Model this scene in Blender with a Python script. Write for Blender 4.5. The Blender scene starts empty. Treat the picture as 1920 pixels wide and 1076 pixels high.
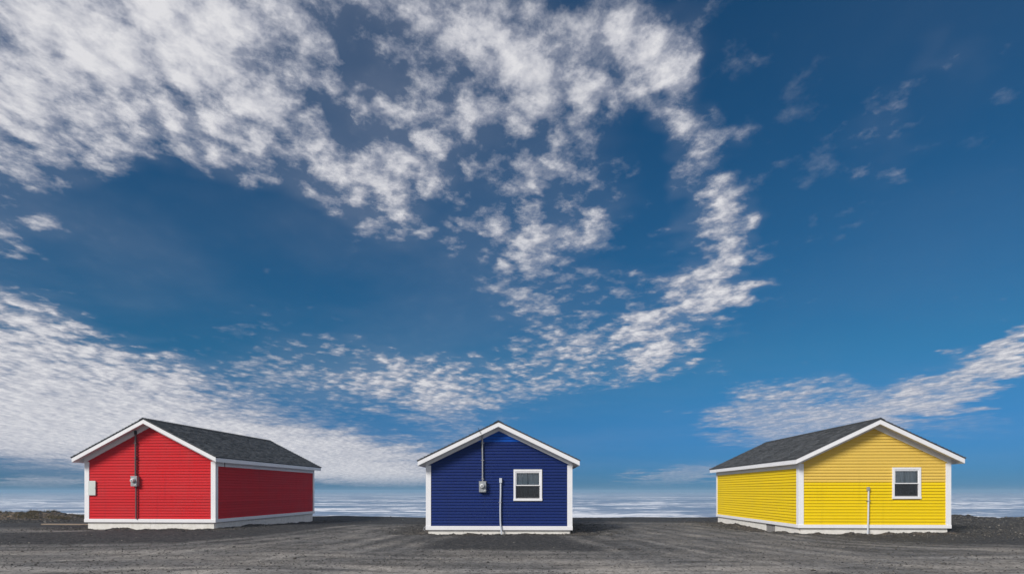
import bpy, bmesh, math, random
import numpy as np
from mathutils import Vector, Matrix

scene = bpy.context.scene
R = math.radians

# ------------------------------------------------------------------ camera
F_PX, HOR_PX, EYE = 1150.0, 920.0, 1.5          # focal length and horizon, in pixels of the 1920 wide picture
cam_d = bpy.data.cameras.new('camera')
cam_d.sensor_width = 36.0
cam_d.lens = 36.0 * F_PX / 1920.0
cam_d.shift_y = (HOR_PX - 538.0) / 1920.0
cam_d.clip_start, cam_d.clip_end = 0.1, 60000.0
cam = bpy.data.objects.new('camera', cam_d)
scene.collection.objects.link(cam)
cam.location = (0, 0, EYE)
cam.rotation_euler = (R(90), 0, 0)
scene.camera = cam

# ------------------------------------------------------------------ light
SUN_EL, SUN_AZ = 33.0, -136.0                     # azimuth clockwise from +Y: behind the camera, to the left
SUN_STRENGTH, SUN_ANGLE = 3.3, 18.0
SKY_STRENGTH = 0.1
sd = Vector((math.sin(R(SUN_AZ)) * math.cos(R(SUN_EL)), math.cos(R(SUN_AZ)) * math.cos(R(SUN_EL)), math.sin(R(SUN_EL))))
sun_d = bpy.data.lights.new('sun', 'SUN')
sun_d.energy, sun_d.angle, sun_d.color = SUN_STRENGTH, R(SUN_ANGLE), (1.0, 0.955, 0.9)
sun = bpy.data.objects.new('sun', sun_d)
sun.rotation_euler = sd.to_track_quat('Z', 'Y').to_euler()
scene.collection.objects.link(sun)

scene.cycles.use_adaptive_sampling = True
scene.cycles.adaptive_threshold = 0.012
scene.cycles.adaptive_min_samples = 16
scene.cycles.use_denoising = True
vs = scene.view_settings
vs.view_transform, vs.look, vs.exposure, vs.gamma = 'Standard', 'None', 0.0, 1.0
vs.use_curve_mapping = False


# ------------------------------------------------------------------ node helper
class NT:
    def __init__(self, tree):
        self.t = tree
        tree.nodes.clear()

    def n(self, typ, inp=None, **props):
        nd = self.t.nodes.new(typ)
        for k, v in props.items():
            setattr(nd, k, v)
        for k, v in (inp or {}).items():
            self.put(nd.inputs[k], v)
        return nd

    def put(self, sock, v):
        if isinstance(v, bpy.types.NodeSocket):
            self.t.links.new(v, sock)
        elif isinstance(v, bpy.types.Node):
            self.t.links.new(v.outputs[0], sock)
        else:
            if sock.type == 'RGBA' and len(v) == 3:
                v = tuple(v) + (1.0,)
            sock.default_value = v

    def m(self, op, a, b=None, c=None, clamp=False):
        nd = self.n('ShaderNodeMath', operation=op, use_clamp=clamp)
        for i, v in enumerate((a, b, c)):
            if v is not None:
                self.put(nd.inputs[i], v)
        return nd.outputs[0]

    def v(self, op, a, b=None, scale=None):
        nd = self.n('ShaderNodeVectorMath', operation=op)
        self.put(nd.inputs[0], a)
        if b is not None:
            self.put(nd.inputs[1], b)
        if scale is not None:
            self.put(nd.inputs['Scale'], scale)
        return nd.outputs['Value'] if op in ('LENGTH', 'DOT_PRODUCT', 'DISTANCE') else nd.outputs[0]

    def rng(self, v, a, b, c=0.0, d=1.0, kind='SMOOTHSTEP'):
        nd = self.n('ShaderNodeMapRange', interpolation_type=kind)
        self.put(nd.inputs[0], v)
        for i, x in enumerate((a, b, c, d)):
            self.put(nd.inputs[i + 1], x)
        return nd.outputs[0]

    def mix(self, f, a, b, blend='MIX'):
        nd = self.n('ShaderNodeMix', data_type='RGBA', blend_type=blend)
        self.put(nd.inputs[0], f)
        self.put(nd.inputs[6], a)
        self.put(nd.inputs[7], b)
        return nd.outputs[2]

    def xyz(self, x=0.0, y=0.0, z=0.0):
        return self.n('ShaderNodeCombineXYZ', {0: x, 1: y, 2: z}).outputs[0]

    def noise(self, vec, scale, detail=4.0, rough=0.55, lac=2.0, dist=0.0, out=0, dim='3D'):
        nd = self.n('ShaderNodeTexNoise', noise_dimensions=dim)
        for k, v in (('Vector', vec), ('Scale', scale), ('Detail', detail), ('Roughness', rough), ('Lacunarity', lac), ('Distortion', dist)):
            self.put(nd.inputs[k], v)
        return nd.outputs[out]

    def voro(self, vec, scale, feature='F1', rand=1.0, smooth=0.5, out=0, dim='3D'):
        nd = self.n('ShaderNodeTexVoronoi', {'Vector': vec, 'Scale': scale, 'Randomness': rand}, feature=feature, voronoi_dimensions=dim)
        if feature == 'SMOOTH_F1':
            nd.inputs['Smoothness'].default_value = smooth
        return nd.outputs[out]


# ------------------------------------------------------------------ sky: clear sky with a layer of altocumulus
world = bpy.data.worlds.new('World')
scene.world = world
world.cycles.sampling_method = 'MANUAL'
world.cycles.sample_map_resolution = 512
world.use_nodes = True
W = NT(world.node_tree)
sky = W.n('ShaderNodeTexSky', sky_type='NISHITA', sun_disc=False, sun_elevation=R(SUN_EL), sun_rotation=R(SUN_AZ),
          altitude=0.0, air_density=1.0, dust_density=0.25, ozone_density=3.0)
dirv = W.n('ShaderNodeTexCoord').outputs['Generated']
sp = W.n('ShaderNodeSeparateXYZ', {0: dirv})
dx, dy, dz = sp.outputs
# clear-sky colour, deepened as through a polarising filter
clear = W.mix(1.0, sky.outputs[0], W.mix(W.rng(dz, 0.0, 0.22), (0.075, 0.255, 0.62), (0.125, 0.41, 0.56)), 'MULTIPLY')

# direction as azimuth / elevation in degrees (for where the banks of cloud lie) and on a level cloud layer (for their texture)
az = W.m('MULTIPLY', W.m('ARCTAN2', dx, dy), 57.29578)
el = W.m('MULTIPLY', W.m('ARCSINE', dz), 57.29578)
ae = W.xyz(az, el, 0.0)
zz = W.m('ADD', W.m('MAXIMUM', dz, 0.0), 0.075)
q = W.xyz(W.m('DIVIDE', dx, zz), W.m('DIVIDE', dy, zz), 0.0)
# ragged outlines for the banks
wv = W.noise(q, 2.6, 3.0, 0.6, out=1, dim='2D')
wob = W.v('MULTIPLY', W.v('SUBTRACT', wv, (0.5, 0.5, 0.5)), W.xyz(13.0, W.m('MULTIPLY', el, 0.36), 0.0))
aew = W.v('ADD', ae, wob)


def to_ae(px, py):
    x, z = (px - 960.0) / F_PX, (HOR_PX - py) / F_PX
    return np.array([math.degrees(math.atan(x)), math.degrees(math.atan(z / math.hypot(1, x)))])


# banks of cloud: bearing and height given on the sheet of the picture, turned into azimuth / elevation ellipses
BANKS = [
    # x, y, half length, half width, slope (deg, downwards to the right), amount
    (150, 0, 820, 300, 6, 0.85), (420, 190, 450, 170, 32, 0.50), (660, 360, 230, 110, 40, 0.50), (110, 220, 400, 150, 8, 0.40), (330, 280, 260, 90, 20, 0.24),
    (0, 350, 230, 140, 10, 0.34), (720, 90, 260, 260, 30, 0.42), (40, 440, 190, 60, 12, 0.28), (800, 30, 200, 110, 0, 0.30), (760, 250, 160, 130, 40, 0.25),
    (1040, 80, 340, 220, 20, 0.56), (1220, 70, 120, 150, 60, 0.30), (910, 270, 240, 120, 8, 0.44), (1090, 370, 140, 170, 70, 0.36), (1040, 520, 240, 170, 30, 0.36),
    (790, 300, 130, 90, 40, 0.20), (850, 420, 190, 130, 20, 0.24), (980, 600, 170, 70, 5, 0.14),
    (1310, 350, 75, 140, 10, 0.50), (1275, 210, 55, 150, 5, 0.42), (1370, 430, 85, 180, 8, 0.32), (1300, 560, 230, 115, -48, 0.46), (1260, 585, 150, 95, -35, 0.42), (1140, 675, 240, 66, 0, 0.42),
    (900, 710, 280, 74, 8, 0.46), (660, 700, 290, 80, 12, 0.46),
    (-60, 700, 820, 235, 16, 0.74), (300, 740, 760, 125, 13, 0.46), (480, 845, 640, 66, 5, 0.80), (860, 790, 170, 70, 25, 0.40), (40, 800, 260, 60, 0, 0.10),
    (1490, 775, 270, 92, -6, 0.62), (1790, 725, 260, 70, -22, 0.62), (1920, 650, 140, 70, -25, 0.36), (1280, 890, 170, 32, -6, 0.50), (1830, 800, 150, 34, -10, 0.30),
    (1640, 270, 170, 130, 20, 0.20), (1770, 180, 240, 140, -25, 0.19), (1850, 75, 120, 60, -15, 0.20), (1450, 300, 100, 130, 0, 0.06), (1390, 90, 80, 110, 0, 0.14),
    (720, 895, 230, 30, 3, 0.50), (90, 905, 160, 16, 0, 0.40),
    (500, 560, 150, 60, -15, 0.14),
]
cov = 0.0
for (px, py, a, b, ang, amt) in BANKS:
    c0 = to_ae(px, py)
    e = 2.0
    J = np.stack([(to_ae(px + e, py) - to_ae(px - e, py)) / (2 * e), (to_ae(px, py + e) - to_ae(px, py - e)) / (2 * e)], 1)
    t = R(ang)
    M = J @ np.array([[math.cos(t) * a, -math.sin(t) * b], [math.sin(t) * a, math.cos(t) * b]])
    U, S, _ = np.linalg.svd(M)
    mp = W.n('ShaderNodeMapping', {'Vector': aew, 'Location': (c0[0], c0[1], 0), 'Rotation': (0, 0, math.atan2(U[1, 0], U[0, 0])),
                                   'Scale': (S[0], S[1], 1.0)}, vector_type='TEXTURE')
    ln = W.v('LENGTH', mp)
    cov = W.m('MULTIPLY_ADD', W.rng(ln, 1.12, 0.25), amt, cov)
cov = W.m('MULTIPLY', W.rng(cov, 0.0, 1.3, 0.0, 1.0, 'LINEAR'), 1.0)
cov = W.m('MULTIPLY_ADD', W.m('MULTIPLY', cov, W.m('SUBTRACT', 1.0, cov)), 0.75, cov)
# the rest of the sky, outside the picture: unseen cloud banks, thickened to brighten the shaded walls
beyond = W.m('MAXIMUM', W.rng(W.m('ABSOLUTE', az), 46.0, 62.0), W.rng(el, 44.0, 56.0))
drift = W.rng(W.noise(q, 0.55, 3.0, dim='2D'), 0.30, 0.60, 0.62, 1.0)
cov = W.m('MULTIPLY_ADD', W.m('SUBTRACT', drift, cov), beyond, cov)


WARP = W.v('SCALE', W.v('SUBTRACT', W.noise(q, 9.0, 4.0, 0.6, out=1, dim='2D'), (0.5, 0.5, 0.5)), scale=0.10)


def cloud_field(p):
    """puffs packed in a ragged layer"""
    pw = W.v('ADD', p, WARP)
    cells = W.voro(pw, 10.5, 'SMOOTH_F1', 1.0, 0.5, dim='2D')
    puff = W.rng(cells, 0.62, 0.05, 0.0, 1.0, 'LINEAR')
    fb = W.m('MULTIPLY_ADD', W.noise(p, 2.3, 2.0, 0.5, dim='2D'), 0.42, W.m('MULTIPLY', W.noise(pw, 5.6, 10.0, 0.62, dim='2D'), 0.62))
    fine = W.noise(p, 19.0, 8.0, 0.66, dim='2D')
    s = W.m('MULTIPLY_ADD', puff, 0.17, W.m('MULTIPLY', fb, 0.80))
    return W.m('MULTIPLY_ADD', W.m('SUBTRACT', fine, 0.5), 0.40, s)


qs = W.n('ShaderNodeMapping', {'Vector': q, 'Rotation': (0, 0, R(-32)), 'Scale': (1.0, 0.8, 1.0)}).outputs[0]
n0 = cloud_field(qs)
n1 = cloud_field(W.v('ADD', qs, (-0.022, 0.006, 0.0)))
relief = W.m('MULTIPLY', W.m('SUBTRACT', n0, n1), 1.8)
n0 = W.m('MULTIPLY_ADD', W.m('SUBTRACT', n0, 0.53), W.rng(dz, 0.07, 0.22, 0.24, 1.35), 0.53)
dens = W.m('SUBTRACT', W.m('MULTIPLY_ADD', cov, 0.60, n0), 0.74)
alpha = W.rng(dens, -0.12, 0.33, 0.0, 1.0, 'SMOOTHSTEP')
alpha = W.m('MULTIPLY', alpha, W.rng(cov, 0.08, 0.70, 0.22, 1.0))
veil = W.m('ADD', W.m('MULTIPLY', W.rng(cov, 0.15, 1.0), 0.18), W.m('MULTIPLY', W.rng(W.noise(q, 0.9, 4.0, dim='2D'), 0.3, 0.75), W.rng(az, 25.0, -25.0, 0.03, 0.11)))
alpha = W.m('MAXIMUM', alpha, veil)
thick = W.m('ADD', W.rng(dens, 0.03, 0.62, 0.0, 1.0), relief, clamp=True)
k = 1.0 / SKY_STRENGTH
ccol = W.mix(thick, tuple(k * c for c in (0.38, 0.40, 0.48)), tuple(k * c for c in (0.755, 0.75, 0.775)))
alpha = W.m('MULTIPLY', alpha, W.m('MULTIPLY', W.rng(dz, -0.01, 0.03), 0.97))
col = W.mix(alpha, clear, ccol)
bg = W.n('ShaderNodeBackground', {'Color': col, 'Strength': SKY_STRENGTH})
W.n('ShaderNodeOutputWorld', {'Surface': bg.outputs[0]})

# ------------------------------------------------------------------ helpers: meshes, objects, materials
random.seed(11)
rs = np.random.RandomState(5)
COL = scene.collection


def lerp(a, b, t):
    return a + (b - a) * t


def sstep(x, a, b):
    t = np.clip((np.asarray(x, float) - a) / (b - a), 0, 1)
    return t * t * (3 - 2 * t)


_perm = rs.rand(256, 256)


def vnoise(x, y, seed=0):
    x = np.asarray(x, float) + seed * 17.31
    y = np.asarray(y, float) + seed * 5.77
    xi, yi = np.floor(x).astype(int), np.floor(y).astype(int)
    fx, fy = x - xi, y - yi
    fx, fy = fx * fx * (3 - 2 * fx), fy * fy * (3 - 2 * fy)
    g = lambda i, j: _perm[i & 255, j & 255]
    return (g(xi, yi) * (1 - fx) + g(xi + 1, yi) * fx) * (1 - fy) + (g(xi, yi + 1) * (1 - fx) + g(xi + 1, yi + 1) * fx) * fy


def fbm(x, y, octs=4, seed=0):
    s, a, tot = 0.0, 1.0, 0.0
    for o in range(octs):
        s = s + a * (vnoise(x * 2 ** o, y * 2 ** o, seed + o) - 0.5)
        tot += a
        a *= 0.5
    return s / tot * 2


class MB:
    """collects vertices and faces of one mesh"""

    def __init__(self):
        self.v, self.f = [], []

    def quadbox(self, p):
        """8 corners: bottom ring 0-3, top ring 4-7"""
        o = len(self.v)
        self.v += [tuple(q) for q in p]
        self.f += [tuple(o + i for i in q) for q in ((3, 2, 1, 0), (4, 5, 6, 7), (0, 1, 5, 4), (1, 2, 6, 5), (2, 3, 7, 6), (3, 0, 4, 7))]
        return self

    def box(self, x0, x1, y0, y1, z0, z1):
        return self.quadbox([(x0, y0, z0), (x1, y0, z0), (x1, y1, z0), (x0, y1, z0), (x0, y0, z1), (x1, y0, z1), (x1, y1, z1), (x0, y1, z1)])

    def prism(self, prof, y0, y1):
        """profile in x,z (counter-clockwise seen from -y) run from y0 to y1"""
        o, n = len(self.v), len(prof)
        self.v += [(x, y0, z) for x, z in prof] + [(x, y1, z) for x, z in prof]
        self.f.append(tuple(o + i for i in range(n)))
        self.f.append(tuple(o + n + i for i in reversed(range(n))))
        for i in range(n):
            j = (i + 1) % n
            self.f.append((o + j, o + i, o + n + i, o + n + j))
        return self

    def tube(self, pts, r, n=12, caps=True):
        pts = [Vector(p) for p in pts]
        rr = r if isinstance(r, (list, tuple)) else [r] * len(pts)
        o = len(self.v)
        up = Vector((0.13, 0.97, 0.21))
        for i, p in enumerate(pts):
            t = (pts[min(i + 1, len(pts) - 1)] - pts[max(i - 1, 0)]).normalized()
            a = t.cross(up).normalized()
            b = t.cross(a).normalized()
            for k in range(n):
                an = 2 * math.pi * k / n
                self.v.append(tuple(p + (a * math.cos(an) + b * math.sin(an)) * rr[i]))
        for i in range(len(pts) - 1):
            for k in range(n):
                k2 = (k + 1) % n
                self.f.append((o + i * n + k, o + i * n + k2, o + (i + 1) * n + k2, o + (i + 1) * n + k))
        if caps:
            self.f.append(tuple(o + k for k in reversed(range(n))))
            self.f.append(tuple(o + (len(pts) - 1) * n + k for k in range(n)))
        return self

    def build(self, name, mat, parent=None, bevel=0.0, smooth=False, fix=True):
        me = bpy.data.meshes.new(name)
        me.from_pydata(self.v, [], self.f)
        if fix:
            bm = bmesh.new()
            bm.from_mesh(me)
            bmesh.ops.recalc_face_normals(bm, faces=bm.faces)
            if bevel:
                bmesh.ops.bevel(bm, geom=[e for e in bm.edges if e.calc_face_angle(0) > 0.5], offset=bevel, segments=2, affect='EDGES', profile=0.6)
            bm.to_mesh(me)
            bm.free()
        if smooth:
            me.shade_smooth()
            me.set_sharp_from_angle(angle=R(40))
        return link(name, me, mat, parent)


def link(name, me, mat, parent=None):
    ob = bpy.data.objects.new(name, me)
    if mat and not me.materials:
        me.materials.append(mat)
    COL.objects.link(ob)
    ob.parent = parent
    return ob


def tag(o, label=None, cat=None, group=None, kind=None):
    for k, v in (('label', label), ('category', cat), ('group', group), ('kind', kind)):
        if v:
            o[k] = v
    return o


def empty(name, loc, rz):
    o = bpy.data.objects.new(name, None)
    COL.objects.link(o)
    o.location, o.rotation_euler = loc, (0, 0, rz)
    return o


def mat_new(name):
    m = bpy.data.materials.new(name)
    m.use_nodes = True
    return m, NT(m.node_tree)


def finish(T, shader, disp=None):
    T.n('ShaderNodeOutputMaterial', {'Surface': shader})


def mat_paint(name, col, rough=0.55, vary=0.10, dirt=(0.20, 0.17, 0.14), dirt_amt=0.18, bump=0.15, spec=0.35, grain=(1.5, 14.0, 60.0)):
    """weathered paint on boards: slow colour drift, faint grain along the board, a little grime"""
    m, T = mat_new(name)
    co = T.n('ShaderNodeTexCoord').outputs['Object']
    oi = T.n('ShaderNodeObjectInfo').outputs['Random']
    co2 = T.v('ADD', co, T.xyz(T.m('MULTIPLY', oi, 13.0), 0.0, T.m('MULTIPLY', oi, 7.0)))
    big = T.noise(co, 1.1, 4.0)
    gr = T.noise(T.v('MULTIPLY', co2, grain), 1.0, 4.0, 0.6)
    tone = T.m('ADD', T.m('MULTIPLY_ADD', T.m('SUBTRACT', big, 0.5), vary * 2.0, 1.0), T.m('MULTIPLY', T.m('SUBTRACT', gr, 0.5), vary * 1.2))
    tone = T.m('ADD', tone, T.m('MULTIPLY', T.m('SUBTRACT', oi, 0.5), vary * 0.9))
    c = T.mix(1.0, col, T.xyz(tone, tone, tone), 'MULTIPLY')
    spots = T.rng(T.noise(T.v('MULTIPLY', co, (1.0, 1.0, 1.8)), 7.0, 5.0, 0.7), 0.60, 0.80)
    c = T.mix(T.m('MULTIPLY', spots, dirt_amt), c, dirt)
    run = T.rng(T.noise(T.v('MULTIPLY', co, (5.0, 5.0, 0.35)), 1.0, 5.0, 0.7), 0.52, 0.74)
    c = T.mix(T.m('MULTIPLY', run, dirt_amt * 0.8), c, dirt)
    bp = T.n('ShaderNodeBump', {'Height': gr, 'Strength': bump, 'Distance': 0.004})
    sh = T.n('ShaderNodeBsdfPrincipled', {'Base Color': c, 'Roughness': T.rng(big, 0.3, 0.7, rough - 0.08, rough + 0.1, 'LINEAR'),
                                          'Specular IOR Level': spec, 'Normal': bp})
    finish(T, sh.outputs[0])
    return m


def mat_metal(name, col, rough=0.45, metal=0.6):
    m, T = mat_new(name)
    co = T.n('ShaderNodeTexCoord').outputs['Object']
    nz = T.noise(co, 18.0, 4.0, 0.6)
    t = T.rng(nz, 0.25, 0.75, 0.82, 1.12, 'LINEAR')
    sh = T.n('ShaderNodeBsdfPrincipled', {'Base Color': T.mix(1.0, col, T.xyz(t, t, t), 'MULTIPLY'), 'Metallic': metal,
                                          'Roughness': T.rng(nz, 0.3, 0.7, rough - 0.1, rough + 0.12, 'LINEAR')})
    finish(T, sh.outputs[0])
    return m


def mat_glass(name, tint=(0.93, 0.96, 0.96)):
    m, T = mat_new(name)
    nz = T.noise(T.n('ShaderNodeTexCoord').outputs['Object'], 2.2, 2.0)
    bp = T.n('ShaderNodeBump', {'Height': nz, 'Strength': 0.05, 'Distance': 0.02})
    fr = T.n('ShaderNodeFresnel', {'IOR': 1.65})
    tr = T.n('ShaderNodeBsdfTransparent', {'Color': tint})
    gl = T.n('ShaderNodeBsdfGlossy', {'Roughness': 0.02, 'Normal': bp})
    sh = T.n('ShaderNodeMixShader', {0: fr.outputs[0], 1: tr.outputs[0], 2: gl.outputs[0]})
    finish(T, sh.outputs[0])
    return m


def mat_screen():
    m, T = mat_new('insect_screen')
    tr = T.n('ShaderNodeBsdfTransparent')
    df = T.n('ShaderNodeBsdfDiffuse', {'Color': (0.05, 0.05, 0.052)})
    sh = T.n('ShaderNodeMixShader', {0: 0.42, 1: tr.outputs[0], 2: df.outputs[0]})
    finish(T, sh.outputs[0])
    return m


def mat_shingle():
    m, T = mat_new('asphalt_shingle')
    co = T.n('ShaderNodeTexCoord').outputs['Object']
    at = T.n('ShaderNodeAttribute', attribute_name='tone').outputs['Fac']
    grit = T.noise(co, 95.0, 3.0, 0.7)
    slow = T.noise(co, 0.9, 3.0)
    v = T.m('MULTIPLY', T.rng(at, 0.0, 1.0, 0.55, 1.35, 'LINEAR'), T.rng(grit, 0.25, 0.75, 0.7, 1.3, 'LINEAR'))
    v = T.m('MULTIPLY', v, T.rng(slow, 0.3, 0.7, 0.9, 1.1, 'LINEAR'))
    c = T.mix(1.0, (0.100, 0.104, 0.108), T.xyz(v, v, v), 'MULTIPLY')
    bp = T.n('ShaderNodeBump', {'Height': grit, 'Strength': 0.5, 'Distance': 0.004})
    sh = T.n('ShaderNodeBsdfPrincipled', {'Base Color': c, 'Roughness': 0.95, 'Specular IOR Level': 0.15, 'Normal': bp})
    finish(T, sh.outputs[0])
    return m


def mat_foundation():
    m, T = mat_new('painted_concrete')
    co = T.n('ShaderNodeTexCoord').outputs['Object']
    nz = T.noise(co, 5.0, 6.0, 0.65)
    st = T.rng(T.noise(T.v('MULTIPLY', co, (2.2, 2.2, 6.0)), 1.6, 5.0, 0.65), 0.55, 0.75)
    c = T.mix(T.rng(nz, 0.3, 0.75), (0.86, 0.84, 0.79), (0.74, 0.72, 0.66))
    c = T.mix(T.m('MULTIPLY', st, 0.25), c, (0.42, 0.33, 0.22))
    bp = T.n('ShaderNodeBump', {'Height': T.noise(co, 40.0, 4.0), 'Strength': 0.3, 'Distance': 0.006})
    sh = T.n('ShaderNodeBsdfPrincipled', {'Base Color': c, 'Roughness': 0.85, 'Specular IOR Level': 0.2, 'Normal': bp})
    finish(T, sh.outputs[0])
    return m


# ------------------------------------------------------------------ ground
HOUSES = {  # front centre (x, y), turn, base height
    'red': dict(px=281.5, D=24.55, rz=-4.1, base=0.06),
    'blue': dict(px=935.5, D=22.95, rz=-1.6, base=-0.07),
    'yellow': dict(px=1638.5, D=22.55, rz=-2.3, base=-0.01),
}
HW, HL = 5.4, {'red': 9.9, 'blue': 9.9, 'yellow': 10.3}
for h in HOUSES.values():
    h['x'] = (h['px'] - 960.0) / F_PX * h['D']


def house_dist(x, y):
    """signed distance to the nearest house footprint"""
    best = np.full(np.shape(x), 1e9)
    for k, h in HOUSES.items():
        a = R(h['rz'])
        ex, ey = x - h['x'], y - h['D']
        lx, ly = ex * math.cos(a) + ey * math.sin(a), -ex * math.sin(a) + ey * math.cos(a)
        qx, qy = np.abs(lx) - HW / 2, np.abs(ly - HL[k] / 2) - HL[k] / 2
        d = np.hypot(np.maximum(qx, 0), np.maximum(qy, 0)) + np.minimum(np.maximum(qx, qy), 0)
        best = np.minimum(best, d)
    return best


SEA_Z = -4.2


def shore(x):
    """distance at which the gravel pad breaks off towards the sea"""
    return 39.5 - 4.6 * sstep(x, 16, 27) + 1.0 * fbm(x / 9.0, x * 0 + 3.3, 3, 4) + 0.35 * fbm(x / 1.7, x * 0 + 8.1, 3, 9)


def ground_z(x, y):
    x, y = np.asarray(x, float), np.asarray(y, float)
    z = 0.06 * np.exp(-((x + 14) / 8) ** 2) - 0.06 * np.exp(-(x / 6) ** 2)
    z = z - 0.20 * sstep(y, 25, 36) + 0.05 * fbm(x / 6, y / 5, 3, 1)
    hd = house_dist(x, y)
    rough = sstep(hd, 2.6, 0.3) * sstep(y, 18, 21)
    rough = np.maximum(rough, sstep(x, 13, 19) * sstep(y, 20, 25))
    rough = np.maximum(rough, sstep(x, -21, -26) * sstep(y, 29, 33))
    z = z - 0.085 * sstep(hd, 2.2, 0.1) + 0.05 * sstep(hd, 0.7, 0.0) * (0.3 + 1.7 * fbm(x / 0.8, y / 0.8, 3, 21))
    z = z + rough * (0.055 * fbm(x / 0.9, y / 0.9, 3, 2) + 0.05 * fbm(x / 0.25, y / 0.25, 2, 3))
    z = z + (1 - rough) * (0.012 * fbm(x / 1.4, y / 0.35, 3, 6) + 0.006 * fbm(x / 0.3, y / 0.2, 2, 7))
    z = z - 0.15 * np.exp(-((x - 10.2) / 1.3) ** 2 - ((y - 25.8) / 2.2) ** 2)
    # banks at the edge of the pad, left and right
    s = shore(x)
    bank_l = sstep(x, -22.5, -27) * np.exp(-((y - 35.6) / 2.2) ** 2) * (0.40 + 0.30 * fbm(x / 2.2, y / 2.2, 4, 12) + 0.25 * sstep(x, -27, -32) + 0.16 * fbm(x / 0.5, y / 0.5, 3, 19))
    bank_r = sstep(x, 19, 24) * np.exp(-((y - s + 1.6) / 1.8) ** 2) * (0.20 + 0.16 * fbm(x / 1.4, y / 1.4, 4, 14))
    lip = 0.09 * np.exp(-((y - s + 1.2) / 1.2) ** 2) * (0.4 + fbm(x / 3.0, y / 3.0, 3, 15))
    z = z + bank_l + bank_r + lip
    return z - 9.0 * sstep(y, s, s + 16)


def axis(fine0, fine1, step, far0, far1, n):
    g = (np.linspace(0, 1, n + 1)[1:]) ** 2.2
    return np.concatenate([(fine0 + (far0 - fine0) * g)[::-1], np.arange(fine0, fine1, step), fine1 + (far1 - fine1) * g])


def grid_mesh(name, xs, ys, zf, attrs=None):
    X, Y = np.meshgrid(xs, ys)
    Z = zf(X, Y)
    ny, nx = X.shape
    co = np.stack([X, Y, Z], -1).reshape(-1, 3).astype(np.float32)
    i = np.arange(nx * ny).reshape(ny, nx)
    f = np.stack([i[:-1, :-1], i[:-1, 1:], i[1:, 1:], i[1:, :-1]], -1).reshape(-1).astype(np.int32)
    me = bpy.data.meshes.new(name)
    me.vertices.add(len(co))
    me.vertices.foreach_set('co', co.ravel())
    me.loops.add(len(f))
    me.loops.foreach_set('vertex_index', f)
    me.polygons.add(len(f) // 4)
    me.polygons.foreach_set('loop_start', np.arange(0, len(f), 4, dtype=np.int32))
    me.update(calc_edges=True)
    me.validate()
    for k, v in (attrs(X, Y, Z) if attrs else {}).items():
        a = me.attributes.new(k, 'FLOAT', 'POINT')
        a.data.foreach_set('value', v.ravel().astype(np.float32))
    me.shade_smooth()
    return me


def gp(px, py):
    """a spot on the gravel, from where it shows in the picture"""
    d = EYE * F_PX / (py - HOR_PX)
    return ((px - 960) / F_PX * d, d)


TRACKS = [
    [gp(-40, 1062), gp(200, 1046), gp(420, 1030), gp(580, 1010), gp(700, 990), gp(790, 980), gp(900, 974)],
    [gp(40, 1085), gp(330, 1066), gp(560, 1040), gp(690, 1012), gp(790, 992), gp(860, 983)],
    [gp(1075, 974), gp(1180, 984), gp(1290, 1000), gp(1420, 1024), gp(1640, 1050), gp(1990, 1060)],
    [gp(1080, 983), gp(1140, 996), gp(1230, 1018), gp(1400, 1050), gp(1700, 1080)],
    [gp(1100, 972), gp(1270, 978), gp(1380, 992), gp(1560, 1020), gp(1990, 1035)],
    [gp(-60, 1040), gp(300, 1036), gp(760, 1040), gp(1200, 1052), gp(1960, 1062)],
    [gp(-60, 1070), gp(500, 1060), gp(960, 1062), gp(1500, 1068), gp(1960, 1066)],
    [gp(-60, 1050), gp(520, 1046), gp(1000, 1050), gp(1960, 1042)],
    [gp(-60, 995), gp(60, 994), gp(150, 992)],
]


def seg_dist(X, Y, pts):
    best = np.full(X.shape, 1e9)
    for (ax, ay), (bx, by) in zip(pts[:-1], pts[1:]):
        vx, vy = bx - ax, by - ay
        t = np.clip(((X - ax) * vx + (Y - ay) * vy) / (vx * vx + vy * vy), 0, 1)
        best = np.minimum(best, np.hypot(X - ax - t * vx, Y - ay - t * vy))
    return best


def smooth_line(pts, it=3):
    for _ in range(it):
        out = [pts[0]]
        for a, b in zip(pts[:-1], pts[1:]):
            out += [(0.75 * a[0] + 0.25 * b[0], 0.75 * a[1] + 0.25 * b[1]), (0.25 * a[0] + 0.75 * b[0], 0.25 * a[1] + 0.75 * b[1])]
        pts = out + [pts[-1]]
    return pts


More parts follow.
